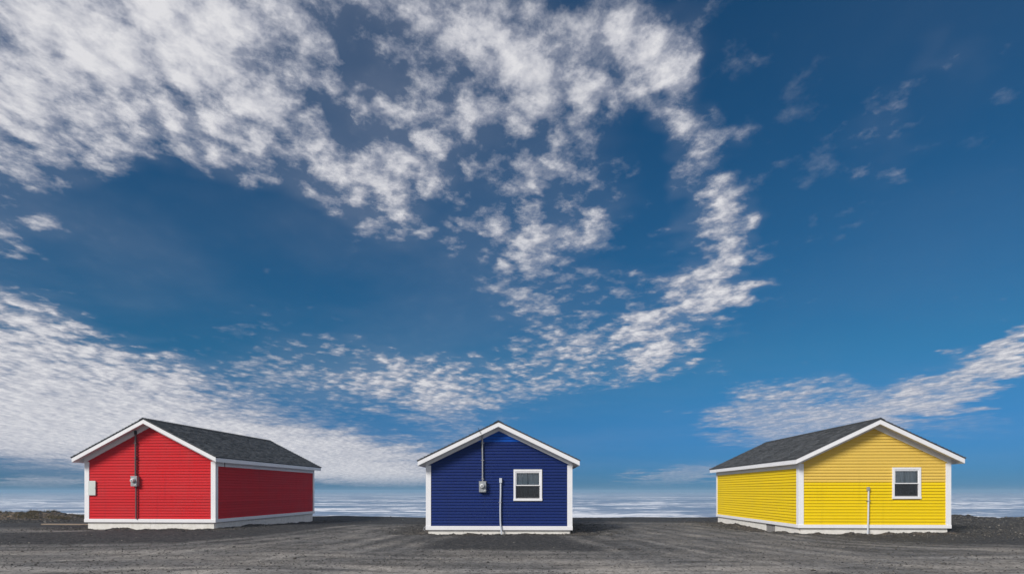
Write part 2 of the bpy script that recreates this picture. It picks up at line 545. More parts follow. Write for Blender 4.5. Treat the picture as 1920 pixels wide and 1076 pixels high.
def ground_attrs(X, Y, Z):
    tr = np.zeros_like(X)
    m = (np.abs(X) < 45) & (Y > 6) & (Y < 45)
    x, y = X[m], Y[m]
    wob = 0.25 * fbm(x / 2.5, y / 2.5, 3, 31)
    acc = np.zeros_like(x)
    for i, t in enumerate(TRACKS):
        d = seg_dist(x, y, smooth_line(t)) + wob
        w = 0.26 + 0.10 * (i % 3)
        acc = np.maximum(acc, np.exp(-(d / w) ** 2) * (0.75 + 0.5 * fbm(x / 1.8, y / 1.8, 3, 40 + i)))
        acc = np.maximum(acc, 0.7 * np.exp(-((d - 1.8) / w) ** 2) * (0.6 + 0.8 * fbm(x / 1.8, y / 1.8, 3, 80 + i)))
        acc = np.maximum(acc, 0.8 * np.exp(-((d - 0.9) / w) ** 2) * (0.7 + 0.6 * fbm(x / 1.8, y / 1.8, 3, 60 + i)))
    tr[m] = acc
    road = sstep(Y, 15.5, 10.8)
    road = np.maximum(road, sstep(seg_dist(X, Y, smooth_line(TRACKS[0])), 2.4, 0.6) * 0.42)
    road = np.maximum(road, sstep(seg_dist(X, Y, smooth_line(TRACKS[3])), 2.2, 0.6) * 0.30)
    hd = house_dist(X, Y)
    loose = np.maximum(sstep(hd, 2.4, 0.4), sstep(X, 14, 19) * sstep(Y, 18, 22))
    loose = np.maximum(loose, sstep(X, -21, -25) * sstep(Y, 29, 32))
    soil = sstep(X, -22.5, -26) * sstep(Y, 32, 34)
    soil = np.maximum(soil, 0.45 * sstep(hd, 1.3, 0.1))
    return {'track': np.clip(tr, 0, 1), 'road': road, 'loose': loose, 'soil': soil}


def mat_ground():
    m, T = mat_new('gravel')
    co = T.n('ShaderNodeTexCoord').outputs['Object']
    A = lambda k: T.n('ShaderNodeAttribute', attribute_name=k).outputs['Fac']
    track, road, loose, soil = A('track'), A('road'), A('loose'), A('soil')
    streak = T.noise(T.v('MULTIPLY', co, (0.22, 1.3, 1.0)), 1.0, 6.0, 0.62, dist=0.35)
    patch = T.noise(co, 0.45, 5.0, 0.6)
    mid = T.noise(co, 5.0, 6.0, 0.7)
    grit = T.noise(co, 34.0, 5.0, 0.78)
    cells = T.voro(co, 22.0, 'F1', out=1)
    cellv = T.n('ShaderNodeSeparateColor', {0: cells}).outputs[0]
    dark = T.mix(T.rng(mid, 0.3, 0.7), (0.026, 0.0255, 0.026), (0.060, 0.059, 0.058))
    dark = T.mix(T.m('MULTIPLY', soil, T.rng(mid, 0.30, 0.6, 0.35, 1.0)), dark, (0.165, 0.120, 0.078))
    pale = T.mix(T.rng(patch, 0.35, 0.65), (0.280, 0.270, 0.257), (0.410, 0.378, 0.335))
    f = T.m('MULTIPLY', road, T.rng(streak, 0.40, 0.58, 0.22, 1.0))
    f = T.m('MAXIMUM', f, T.m('MULTIPLY', track, T.rng(streak, 0.30, 0.6, 0.62, 0.85)))
    f = T.m('MULTIPLY', f, T.m('SUBTRACT', 1.0, T.m('MULTIPLY', loose, 0.75)))
    f = T.m('MULTIPLY', f, T.rng(mid, 0.25, 0.62, 0.75, 1.0))
    c = T.mix(f, dark, pale)
    gv = T.rng(grit, 0.30, 0.70, 0.45, 1.55, 'LINEAR')
    c = T.mix(1.0, c, T.xyz(gv, gv, gv), 'MULTIPLY')
    lump = T.noise(T.v('MULTIPLY', co, (1.0, 0.4, 1.0)), 11.0, 4.0, 0.7)
    lv = T.m('MULTIPLY_ADD', T.m('SUBTRACT', T.rng(lump, 0.34, 0.66, 0.58, 1.42, 'LINEAR'), 1.0), T.m('SUBTRACT', 1.0, T.m('MULTIPLY', f, 0.6)), 1.0)
    c = T.mix(1.0, c, T.xyz(lv, lv, lv), 'MULTIPLY')
    peb = T.rng(cellv, 0.90, 0.97)
    c = T.mix(T.m('MULTIPLY', peb, T.rng(loose, 0.0, 1.0, 0.28, 0.5, 'LINEAR')), c, (0.33, 0.31, 0.28))
    c = T.mix(T.m('MULTIPLY', T.rng(cellv, 0.12, 0.04), 0.6), c, (0.015, 0.015, 0.015))
    h = T.m('ADD', T.m('MULTIPLY', grit, 0.35), T.m('MULTIPLY', mid, 0.6))
    bp = T.n('ShaderNodeBump', {'Height': h, 'Strength': 0.75, 'Distance': 0.035})
    sh = T.n('ShaderNodeBsdfPrincipled', {'Base Color': c, 'Roughness': 0.92, 'Specular IOR Level': 0.22, 'Normal': bp})
    finish(T, sh.outputs[0])
    return m


gxs = axis(-38, 38, 0.115, -4000, 4000, 30)
gys = axis(8.5, 44, 0.10, -4000, 75, 22)
ground = link('ground', grid_mesh('ground', gxs, gys, ground_z, ground_attrs), mat_ground())
tag(ground, 'dark grey gravel pad with pale curving tyre tracks below the houses', kind='structure')

# ------------------------------------------------------------------ sea


def sea_z(x, y):
    fade = sstep(y, 900, 250)
    w = 0.0
    for L, a, d, p in ((31, .22, 8, .3), (19, .15, -14, 1.1), (12.5, .10, 21, 2.2), (8.2, .07, -4, 4.0)):
        k = 2 * math.pi / L
        ph = k * (y * math.cos(R(d)) + x * math.sin(R(d))) + p + 2.2 * fbm(x / 60, y / 60, 2, int(L))
        w = w + a * (1 - 2 * np.abs(np.sin(ph / 2)) ** 1.3)
    return SEA_Z + w * fade * (0.7 + 0.8 * fbm(x / 70, y / 70, 3, 77))


def mat_sea():
    m, T = mat_new('sea_water')
    co = T.n('ShaderNodeTexCoord').outputs['Object']
    p = T.v('MULTIPLY', co, (1.0, 1.0, 0.0))
    # foam and drifting brash: broken strips lying across the wind
    big = T.noise(T.v('MULTIPLY', p, (0.006, 0.010, 1.0)), 1.0, 4.0, 0.6)
    a = T.noise(T.v('MULTIPLY', p, (0.026, 0.105, 1.0)), 1.0, 8.0, 0.68, dist=0.4)
    b = T.noise(T.v('MULTIPLY', p, (0.16, 0.34, 1.0)), 1.0, 5.0, 0.7)
    fv = T.m('ADD', T.m('MULTIPLY_ADD', big, 0.45, T.m('MULTIPLY', a, 0.9)), T.m('MULTIPLY', b, 0.50))
    foam = T.m('MULTIPLY', T.m('ADD', T.rng(fv, 0.935, 1.01, 0.0, 0.75), T.rng(fv, 0.78, 1.06, 0.0, 0.25)), 0.95)
    wave = T.noise(T.v('MULTIPLY', p, (0.5, 0.85, 1.0)), 1.0, 6.0, 0.62)
    bp = T.n('ShaderNodeBump', {'Height': wave, 'Strength': 0.6, 'Distance': 0.45})
    c = T.mix(T.rng(big, 0.3, 0.7), (0.15, 0.225, 0.34), (0.215, 0.275, 0.39))
    c = T.mix(foam, c, (0.80, 0.82, 0.86))
    sh = T.n('ShaderNodeBsdfPrincipled', {'Base Color': c, 'Roughness': T.rng(foam, 0.0, 1.0, 0.34, 0.85, 'LINEAR'), 'IOR': 1.33,
                                          'Specular IOR Level': 0.5, 'Normal': bp})
    finish(T, sh.outputs[0])
    return m


sxs = axis(-420, 420, 2.6, -30000, 30000, 30)
sys_ = np.concatenate([np.arange(52, 330, 1.5), 330 + (40000 - 330) * np.linspace(0, 1, 150) ** 3.2])
sea = link('sea', grid_mesh('sea', sxs, sys_, sea_z), mat_sea())
tag(sea, 'pale blue sea streaked with white foam out to the horizon', kind='structure')

# ------------------------------------------------------------------ houses
WHITE = mat_paint('white_trim_paint', (0.86, 0.86, 0.87), 0.5, 0.05, (0.45, 0.42, 0.38), 0.14)
SOFFIT = mat_paint('white_soffit_panel', (0.72, 0.72, 0.74), 0.6, 0.05, (0.45, 0.42, 0.38), 0.12)
RED = mat_paint('red_siding_paint', (0.58, 0.018, 0.023), 0.6, 0.13, (0.25, 0.02, 0.025), 0.30, spec=0.08)
BLUE = mat_paint('navy_siding_paint', (0.011, 0.026, 0.135), 0.6, 0.12, (0.02, 0.03, 0.08), 0.25, spec=0.08)
BLUE2 = mat_paint('bright_blue_siding_paint', (0.004, 0.080, 0.44), 0.45, 0.10, (0.02, 0.03, 0.12), 0.2, spec=0.1)
YEL = mat_paint('yellow_siding_paint', (0.84, 0.60, 0.008), 0.5, 0.06, (0.45, 0.30, 0.01), 0.20, spec=0.03)
YEL2 = mat_paint('faded_yellow_siding_paint', (0.76, 0.52, 0.10), 0.55, 0.06, (0.45, 0.32, 0.08), 0.20, spec=0.1)
CONC = mat_foundation()
SHIN = mat_shingle()
GALV = mat_metal('galvanised_steel', (0.42, 0.43, 0.44), 0.42, 0.55)
GREYBOX = mat_metal('grey_enamel', (0.36, 0.38, 0.39), 0.45, 0.2)
PVC = mat_paint('pale_plastic_pipe', (0.62, 0.66, 0.72), 0.4, 0.05, (0.35, 0.33, 0.3), 0.25)
BLACK = mat_metal('black_rubber', (0.012, 0.012, 0.013), 0.6, 0.0)
RUSTY = mat_metal('brown_weathered_pipe', (0.13, 0.095, 0.095), 0.5, 0.3)
BLOCK = mat_paint('bare_concrete_block', (0.30, 0.29, 0.28), 0.9, 0.3, (0.1, 0.09, 0.08), 0.7, 0.6, 0.2, (30, 30, 30))
PANEL = mat_paint('pale_painted_panel', (0.66, 0.71, 0.68), 0.4, 0.06, (0.6, 0.5, 0.3), 0.25)
DIAL = mat_metal('meter_dial', (0.70, 0.71, 0.70), 0.3, 0.0)
ROOM = mat_paint('room_wall_paint', (0.40, 0.39, 0.37), 0.8, 0.05)
FABRIC = mat_paint('pale_curtain_fabric', (0.78, 0.80, 0.81), 0.9, 0.06, (0.4, 0.4, 0.4), 0.1, 0.3, 0.05, (4, 4, 60))
GLASS = mat_glass('window_glass')
SCREEN = mat_screen()

EXPOSE, OG = 0.112, 0.40
SOFF = 0.15                      # soffit below the roof plane
FRZ = 0.17


def shingles(slope_len, y0, y1, side, zpk, slope, mat, parent, seed):
    """one roof slope of separate overlapping tabs"""
    rr = random.Random(seed)
    ang = math.atan(slope)
    ca, sa = math.cos(ang), math.sin(ang)
    v, f, tone = [], [], []
    exp = 0.142
    n = int(math.ceil(slope_len / exp))

    def P(s, y, h):            # s = distance down the slope from the ridge, h = height above the deck
        return (side * (s * ca + h * sa), y, zpk - s * sa + h * ca)
    for k in range(n):
        s1 = slope_len - k * exp
        s0 = max(s1 - exp, 0.0)
        y = y0 - rr.random() * 0.25
        while y < y1:
            w = rr.uniform(0.13, 0.36)
            a, b = max(y, y0), min(y + w - 0.004, y1)
            if b - a > 0.02:
                t = 0.008 + rr.random() * 0.012
                d = rr.uniform(-0.010, 0.004)
                o = len(v)
                e1 = s1 + (0.0 if k == 0 else d)
                v += [P(e1, a, 0.002), P(e1, b, 0.002), P(s0, b, 0.002), P(s0, a, 0.002), P(e1, a, t + 0.010), P(e1, b, t + 0.010), P(s0, b, 0.0045), P(s0, a, 0.0045)]
                f += [tuple(o + i for i in q) for q in ((4, 5, 6, 7), (0, 1, 5, 4), (1, 2, 6, 5), (3, 0, 4, 7))]
                tone += [min(1, max(0, rr.gauss(0.5, 0.26)))] * 8
            y += w
    me = bpy.data.meshes.new('shingle_covering')
    me.from_pydata(v, [], f)
    a = me.attributes.new('tone', 'FLOAT', 'POINT')
    a.data.foreach_set('value', np.array(tone, np.float32))
    bm = bmesh.new()
    bm.from_mesh(me)
    bmesh.ops.recalc_face_normals(bm, faces=bm.faces)
    bm.to_mesh(me)
    bm.free()
    ob = link('shingle_covering', me, mat, parent)
    ob['kind'] = 'stuff'
    return ob


def window(H, cx, cz, w, h):
    cs = 0.075
    x0, x1, z0, z1 = cx - w / 2, cx + w / 2, cz - h / 2, cz + h / 2
    c = MB()
    c.box(x0, x0 + cs, -0.062, 0.05, z0 + cs + .012, z1 - cs).box(x1 - cs, x1, -0.062, 0.05, z0 + cs + .012, z1 - cs)
    c.box(x0, x1, -0.064, 0.05, z1 - cs, z1).box(x0 - 0.008, x1 + 0.008, -0.072, 0.05, z0, z0 + cs + .012)
    c.box(x0 + cs - 0.01, x1 - cs + 0.01, -0.048, 0.05, z1 - cs - 0.022, z1 - cs - 0.001)
    win = c.build('window', WHITE, H, 0.004)
    ix0, ix1, iz0, iz1 = x0 + cs - 0.004, x1 - cs + 0.004, z0 + cs + 0.008, z1 - cs - 0.018
    zm = (iz0 + iz1) / 2 + 0.0
    sf = 0.036
    for (a, b, ya) in ((zm - 0.02, iz1, -0.042), (iz0, zm + 0.018, -0.006)):
        s = MB()
        s.box(ix0, ix0 + sf, ya, ya + 0.034, a, b).box(ix1 - sf, ix1, ya, ya + 0.034, a, b)
        s.box(ix0 + sf, ix1 - sf, ya + 0.001, ya + 0.033, a, a + sf).box(ix0 + sf, ix1 - sf, ya + 0.001, ya + 0.033, b - sf, b)
        s.build('sash', WHITE, win, 0.003)
        MB().box(ix0 + sf - .005, ix1 - sf + .005, ya + 0.014, ya + 0.018, a + sf - .005, b - sf + .005).build('pane', GLASS, win)
    MB().box(ix0 + 0.02, ix1 - 0.02, -0.019, -0.017, iz0 + 0.01, zm - 0.021).build('insect_screen', SCREEN, win)
    # two curtain lengths hanging in folds behind the glass
    for (a, b, ph, y) in ((ix0 - 0.05, cx - 0.01, 0.3, 0.10), (cx + 0.01, ix1 + 0.05, 1.9, 0.11)):
        v, f = [], []
        n = 44
        for i in range(n + 1):
            t = i / n
            x = lerp(a, b, t)
            for j, z in enumerate((iz0 - 0.15, cz - 0.2, cz + 0.2, iz1 + 0.08)):
                pull = (0.10 * (1 if a < cx - .02 else -1)) * (1 - t if a < cx - .02 else t) * max(0, (cz + .1 - z)) if j < 2 else 0
                yy = y + 0.022 * math.sin(t * 34 + ph + 0.2 * j) + 0.014 * math.sin(t * 15 + ph * 2)
                v.append((x, yy, z))
        for i in range(n):
            for j in range(3):
                f.append((i * 4 + j, i * 4 + 4 + j, i * 4 + 5 + j, i * 4 + 1 + j))
        m = MB()
        m.v, m.f = v, f
        m.build('curtain', FABRIC, win, smooth=True)
    r = MB()
    a0, a1, b0, b1, c0, c1 = cx - 1.2, min(cx + 1.2, HW / 2 - .15), 0.115, 2.4, 0.4, 2.55
    r.v = [(a0, b0, c0), (a1, b0, c0), (a1, b1, c0), (a0, b1, c0), (a0, b0, c1), (a1, b0, c1), (a1, b1, c1), (a0, b1, c1)]
    r.f = [(0, 1, 2, 3), (7, 6, 5, 4), (1, 5, 6, 2), (2, 6, 7, 3), (3, 7, 4, 0)]
    r.build('interior_wall', ROOM, win)
    return win


def house(key, name, label, group, base_mat, sk0, sk1, ze, zpk, oe, board_mat, win=None, seed=1, vent=None, joint=False, seams=1.22):
    h = HOUSES[key]
    H = empty(name, (h['x'], h['D'], h['base']), R(h['rz']))
    tag(H, label, 'house', group)
    L, hw = HL[key], HW / 2
    half = hw + oe
    slope = (zpk - ze) / half
    zr = lambda x: zpk - slope * abs(x)
    zt = zpk - SOFF                                    # soffit line at the ridge
    # --- shell
    wm = MB()
    wz = sk0 + 0.01
    sh_z = zt - slope * hw
    if win:
        cx, cz, w, hh = win
        a0, a1, b0, b1 = cx - w / 2 + .035, cx + w / 2 - .035, cz - hh / 2 + .04, cz + hh / 2 - .035
        wm.box(-hw, hw, 0, 0.11, wz, b0).box(-hw, a0, 0, 0.11, b0, b1).box(a1, hw, 0, 0.11, b0, b1)
        wm.prism([(-hw, b1), (hw, b1), (hw, sh_z), (0, zt), (-hw, sh_z)], 0, 0.11)
    else:
        wm.prism([(-hw, wz), (hw, wz), (hw, sh_z), (0, zt), (-hw, sh_z)], 0, 0.11)
    wm.prism([(-hw, wz), (hw, wz), (hw, sh_z), (0, zt), (-hw, sh_z)], L - 0.11, L)
    wm.box(-hw, -hw + .11, 0.111, L - .111, wz, sh_z).box(hw - .11, hw, 0.111, L - .111, wz, sh_z)
    wm.build('wall', base_mat, H)
    # --- siding, board by board
    z, k = sk1 + 0.002, 0
    inner = hw - 0.145
    rr = random.Random(seed)
    while True:
        z1 = z + EXPOSE
        g0, g1 = (zt - z) / slope, (zt - z1) / slope
        if g0 < 0.06:
            break
        b0, b1 = min(inner, g0), min(inner, max(g1, 0.004))
        spans = [(-b0, b0, -b1, b1)]
        if win and z1 > cz - hh / 2 + .03 and z < cz + hh / 2 - .03:
            spans = [(-b0, cx - w / 2 + .03, -b1, cx - w / 2 + .03), (cx + w / 2 - .03, b0, cx + w / 2 - .03, b1)]
        yo = -0.036 + rr.uniform(-.0025, .0025)
        sag = rr.uniform(-.002, .002)
        for (l0, r0, l1, r1) in spans:
            zz = z1 - 0.014
            MB().quadbox([(l0, yo, z + sag), (r0, yo, z - sag), (r0, -.001, z - sag), (l0, -.001, z + sag),
                          (l1, -.010, zz + sag), (r1, -.010, zz - sag), (r1, -.001, zz - sag), (l1, -.001, zz + sag)]).build('siding_board', board_mat(z, 'front'), H)
        z, k = z1, k + 1
    ztop = ze - SOFF - 0.02 - FRZ                       # top of the side-wall siding
    nb = int((ztop - sk1) / EXPOSE) + 1
    for s in (-1, 1):
        z = sk1 + 0.002
        rr = random.Random(seed + 5 + s)
        for i in range(nb):
            z1 = min(z + EXPOSE, ztop + 0.03)
            o = s * hw
            yo = o + s * (0.036 + rr.uniform(-.0025, .0025))
            MB().quadbox([(yo, .13, z), (yo, L - .13, z), (o + s * .001, L - .13, z), (o + s * .001, .13, z),
                          (o + s * .010, .13, z1 - .014), (o + s * .010, L - .13, z1 - .014), (o + s * .001, L - .13, z1 - .014), (o + s * .001, .13, z1 - .014)]
                         ).build('siding_board', board_mat(z, 'side'), H)
            z = z1
    # --- white trim
    for s in (-1, 1):
        for (yy, d) in ((0, -1), (L, 1)):
            c = MB()
            xs = sorted((s * (hw - .15), s * (hw + .040)))
            ys = sorted((yy + d * .042, yy + d * .001))
            ctop = sh_z - FRZ * 0.9
            c.box(xs[0], xs[1], ys[0], ys[1], sk1 - .02, ctop)
            xs2 = sorted((s * (hw + .001), s * (hw + .040)))
            ys2 = sorted((yy + d * .001, yy - d * .15))
            c.box(xs2[0], xs2[1], ys2[0], ys2[1], sk1 - .02, ze - SOFF - .02)
            c.build('corner_board', WHITE, H)
        # rake frieze, rake fascia and sloping soffit, front and back
        for (yy, d) in ((0, -1), (L, 1)):
            ys = sorted((yy + d * .050, yy + d * .002))
            xe = hw + 0.046
            MB().prism([(0, zt - .001), (s * xe, zt - slope * xe - .001), (s * xe, zt - slope * xe - FRZ), (0, zt - FRZ)][::s], *ys).build('frieze_board', WHITE, H)
            yf = sorted((yy + d * (OG + .025), yy + d * OG))
            MB().prism([(0, zpk - .032), (s * half, zr(half) - .032), (s * half, zr(half) - .20), (0, zpk - .20)][::s], *yf).build('rake_fascia', WHITE, H, 0.004)
            yp = sorted((yy + d * (OG - .001), yy + d * .001))
            MB().prism([(0, zt + .012), (s * (half - .01), zt - slope * (half - .01) + .012), (s * (half - .01), zt - slope * (half - .01)), (0, zt)][::s], *yp).build('soffit', SOFFIT, H)
            # closing piece at the foot of the rake
            yq = sorted((yy - d * .001, yy - d * .022))
            zs = ze - SOFF - .02
            MB().prism([(s * (hw + .002), zs), (s * (half - .024), zs), (s * (half - .024), zt - slope * half + .03), (s * (hw + .002), sh_z - .002)][::s], *yq).build('eave_end', SOFFIT, H)
        fx = sorted((s * half, s * (half - .022)))
        MB().box(fx[0], fx[1], -OG, L + OG, ze - .205, ze - .033).build('eave_fascia', WHITE, H, 0.004)
        ex = sorted((s * (half - .023), s * (hw + .002)))
        zs = ze - SOFF - .02
        MB().box(ex[0], ex[1], .023, L - .023, zs - .012, zs).build('soffit', SOFFIT, H)
        px_ = sorted((s * (hw + .002), s * (hw + .034)))
        if joint and s > 0:
            MB().box(px_[0], px_[1], .151, .62, zs - .012 - FRZ, zs - .013).build('frieze_board', WHITE, H)
            MB().box(px_[0], px_[1], .69, L - .151, zs - .012 - FRZ, zs - .013).build('frieze_board', WHITE, H)
            MB().box(px_[0], px_[1] - .004, .621, .689, zs - .012 - FRZ, zs - .014).build('dark_gap_fill', BLACK, H)['label'] = 'black strip standing for the dark gap in the white frieze under the eave'  # black box gives the open joint its shade by colour
        else:
            MB().box(px_[0], px_[1], .151, L - .151, zs - .012 - FRZ, zs - .013).build('frieze_board', WHITE, H)
    for (yy, d) in ((0, -1), (L, 1)):
        ys = sorted((yy + d * .054, yy + d * .002))
        MB().box(-hw - .05, hw + .05, ys[0], ys[1], sk0, sk1).build('skirt_board', WHITE, H, 0.004)
    for s in (-1, 1):
        xs = sorted((s * (hw + .002), s * (hw + .05)))
        MB().box(xs[0], xs[1], .003, L - .003, sk0 + .002, sk1).build('skirt_board', WHITE, H, 0.004)
    # --- foundation panels with open joints
    fi = 0.055
    n = max(3, int(round(HW / seams)))
    cuts = np.linspace(-hw + fi, hw - fi, n + 1)
    for a, b in zip(cuts[:-1], cuts[1:]):
        MB().box(a + .004, b - .004, fi - .03, fi + .05, -.75, sk0 - .001).build('foundation_panel', CONC, H)
    cuts = list(np.linspace(fi + .051, L - fi, 9))
    for s in (-1, 1):
        xs = sorted((s * (hw - fi + .03), s * (hw - fi - .05)))
        cc = cuts
        if vent and s < 0:
            cc = [cuts[0], 1.35, vent[0], vent[1]] + list(np.linspace(vent[1], L - fi, 7))[1:]
        for a, b in zip(cc[:-1], cc[1:]):
            if vent and s < 0 and a == vent[0]:
                MB().box(xs[0] + .02, xs[1], a, b, -.75, sk0 - .001).build('vent_block', BLOCK, H)['label'] = 'bare grey concrete block filling a gap in the white foundation'
                continue
            MB().box(xs[0], xs[1], a + .004, b - .004, -.75, sk0 - .001).build('foundation_panel', CONC, H)
    MB().box(-hw + fi + .04, hw - fi - .04, fi + .052, L - fi - .01, -.75, sk0 - .002).build('foundation_core', CONC, H)
    # --- roof
    d = MB()
    for s in (-1, 1):
        x1 = half + 0.018
        d.prism([(0, zpk), (s * x1, zr(x1)), (s * x1, zr(x1) - .030), (0, zpk - .030)][::s], -OG - .04, L + OG + .04)
    roof = d.build('roof', SHIN, H)
    for s in (-1, 1):
        shingles((half + .026) * math.hypot(1, slope), -OG - .05, L + OG + .05, s, zpk, slope, SHIN, roof, seed * 10 + s)
    y, rr = -OG - .052, random.Random(seed + 99)
    caps = MB()
    while y < L + OG:
        e = min(y + .16, L + OG + .05)
        for s in (-1, 1):
            wv = .15
            caps.quadbox([(0, y, zpk + .020), (s * wv, y, zr(wv) + .018), (s * wv, e, zr(wv) + .018), (0, e, zpk + .020),
                          (0, y, zpk + .038), (s * wv, y, zr(wv) + .034), (s * wv, e, zr(wv) + .026), (0, e, zpk + .030)])
        y += .155
    rc = caps.build('ridge_cap', SHIN, roof)
    if win:
        window(H, *win)
    return H, slope, zt


def meter(H, x, z, y=-0.032):
    b = MB()
    b.box(x - .13, x + .13, y - .15, y, z - .20, z + .20)
    b.box(x - .142, x + .142, y - .158, y - .135, z + .188, z + .208)
    box = b.build('meter_box', GREYBOX, H, 0.006)
    r = MB()
    r.tube([(x - .01, y - .151, z + .03), (x - .01, y - .185, z + .03)], .092, 24)
    r.build('meter_ring', GALV, box, 0.003, True)
    dpts = [(x - .01, y - .186, z + .03), (x - .01, y - .23, z + .03), (x - .01, y - .262, z + .03), (x - .01, y - .272, z + .03)]
    MB().tube(dpts, [.078, .076, .068, .05], 24).build('meter', DIAL, box, 0, True)
    MB().tube([(x - .01, y - .2725, z + .03), (x - .01, y - .2745, z + .03)], .040, 20).build('dial', GREYBOX, box)
    MB().box(x + .055, x + .115, y - .168, y - .151, z - .155, z - .085).build('seal_cover', DIAL, box, .004)
    MB().box(x + .131, x + .155, y - .11, y - .06, z - .14, z - .11).build('latch', GALV, box, .003)
    MB().tube([(x - .10, y - .1, z - .201), (x - .10, y - .1, z - .25)], .008, 8).build('drain_stub', BLACK, box)
    return box


def strap(H, x, y, z, mat):
    m = MB()
    m.box(x - .055, x + .055, y - .036, -.022, z - .010, z + .010)
    m.tube([(x + .05, y + .01, z), (x + .05, y - .05, z)], .010, 8)
    m.tube([(x - .05, y + .01, z), (x - .05, y - .05, z)], .010, 8)
    return m.build('pipe_strap', mat, H)


GROUP = 'painted gable cottages in a row on the gravel'
# red: meter and mast, no window
Hr, sl, zt = house('red', 'red_house', 'red clapboard cottage with white trim, no window and an electric meter on its gable', GROUP, RED,
                   0.19, 0.325, 2.78, 4.29, 0.27, lambda z, w: RED, None, 3, None, True)
meter(Hr, -.56, 1.83)
yp = -.032 - .055
MB().tube([(-.55, yp, 2.03), (-.55, yp, 3.0), (-.552, yp, zt - sl * .55 - .02)], .036, 12).build('mast_conduit', RUSTY, Hr, 0, True)
MB().tube([(-.53, yp, 1.62), (-.53, yp, .9), (-.528, yp, .33)], .030, 12).build('lower_conduit', RUSTY, Hr, 0, True)
MB().tube([(-.552, yp, zt - sl * .55 - .16), (-.552, yp, zt - sl * .55 - .015)], .05, 12).build('mast_sleeve', BLACK, Hr, 0, True)
for z in (2.12, 2.75, 3.35):
    strap(Hr, -.55, yp, z, RUSTY)
p = MB().box(-2.553, -2.245, -.085, -.044, 1.27, 1.85).build('access_panel', PANEL, Hr, .006)
p['label'] = 'pale blank utility panel beside the corner board'
MB().box(-2.262, -2.250, -.093, -.086, 1.53, 1.59).build('latch', GALV, p, .002)

# blue: meter, mast, pipe and window
Hb, sl, zt = house('blue', 'blue_house', 'navy blue clapboard cottage with white trim, one window and a brighter blue gable peak', GROUP, BLUE,
                   0.115, 0.265, 2.70, 4.13, 0.28, lambda z, w: BLUE2 if (w == 'front' and z > 3.33) else BLUE, (1.08, 1.79, 1.06, 1.17), 5)
meter(Hb, -.60, 1.73)
zc = zt - sl * .62
MB().tube([(-.605, yp, 1.93), (-.607, yp, 2.8), (-.615, yp, zc - .03)], .028, 12).build('mast_conduit', GALV, Hb, 0, True)
MB().tube([(-.64, yp + .01, zc - .75), (-.645, yp + .01, zc - .3), (-.625, yp, zc + .0)], .010, 8).build('service_cable', BLACK, Hb)
MB().tube([(-.615, yp, zc - .09), (-.613, yp - .03, zc - .01), (-.66, -.47, zc + .02), (-.72, -.492, zc + .13), (-.73, -.50, zc + .20)], .008, 8).build('service_cable', BLACK, Hb)
MB().tube([(-.615, yp, zc - .10), (-.615, yp, zc - .03)], [.034, .045], 12).build('weather_head', GALV, Hb, 0, True)
for z in (2.02, 2.72, 3.36):
    strap(Hb, -.606, yp, z, GALV)
MB().tube([(.07, yp, 1.93), (.068, yp, 1.45), (.058, yp, 1.15), (.055, yp, .85), (.058, yp, .5), (.070, yp - .01, .27), (.095, yp - .015, .10), (.11, yp - .02, -.12)], .031, 12).build('conduit_pipe', PVC, Hb, 0, True)
MB().box(.02, .12, yp - .05, -.030, 1.87, 2.05).build('pipe_cap', PVC, Hb, .012)
strap(Hb, .05, yp, 1.15, GALV)
MB().tube([(-2.77, -.06, .24), (-2.80, -.08, .20), (-2.81, -.09, .14), (-2.78, -.09, .10)], .006, 8).build('loose_cable', PVC, Hb)

# yellow: pipe and window, grey block in the foundation
Hy, sl, zt = house('yellow', 'yellow_house', 'yellow clapboard cottage with white trim, one window and a paler upper gable', GROUP, YEL,
                   0.15, 0.275, 2.70, 4.12, 0.27, lambda z, w: YEL2 if (w == 'front' and z > 1.80) else YEL, (1.15, 1.80, 1.02, 1.15), 9, (2.35, 3.35), False, 1.8)
MB().tube([(-.235, yp, 1.58), (-.24, yp, 1.1), (-.25, yp, .5), (-.265, yp - .01, .2), (-.275, yp - .015, -.1)], .030, 12).build('conduit_pipe', PVC, Hy, 0, True)
MB().box(-.285, -.200, yp - .04, -.030, 1.52, 1.66).build('pipe_cap', GREYBOX, Hy, .01)
strap(Hy, -.24, yp, 1.15, GALV)

# ------------------------------------------------------------------ loose stones, dry grass, board


def mat_stone():
    m, T = mat_new('stone')
    at = T.n('ShaderNodeAttribute', attribute_name='tone').outputs['Fac']
    co = T.n('ShaderNodeTexCoord').outputs['Object']
    nz = T.noise(co, 60.0, 3.0)
    t = T.rng(nz, 0.3, 0.7, 0.75, 1.2, 'LINEAR')
    c = T.mix(T.rng(at, 0.0, 0.8, 0.0, 1.0, 'LINEAR'), (0.028, 0.027, 0.027), (0.095, 0.089, 0.080))
    c = T.mix(T.rng(at, 0.955, 0.995), c, (0.34, 0.31, 0.27))
    sh = T.n('ShaderNodeBsdfPrincipled', {'Base Color': T.mix(1.0, c, T.xyz(t, t, t), 'MULTIPLY'), 'Roughness': 0.9, 'Specular IOR Level': 0.25})
    finish(T, sh.outputs[0])
    return m


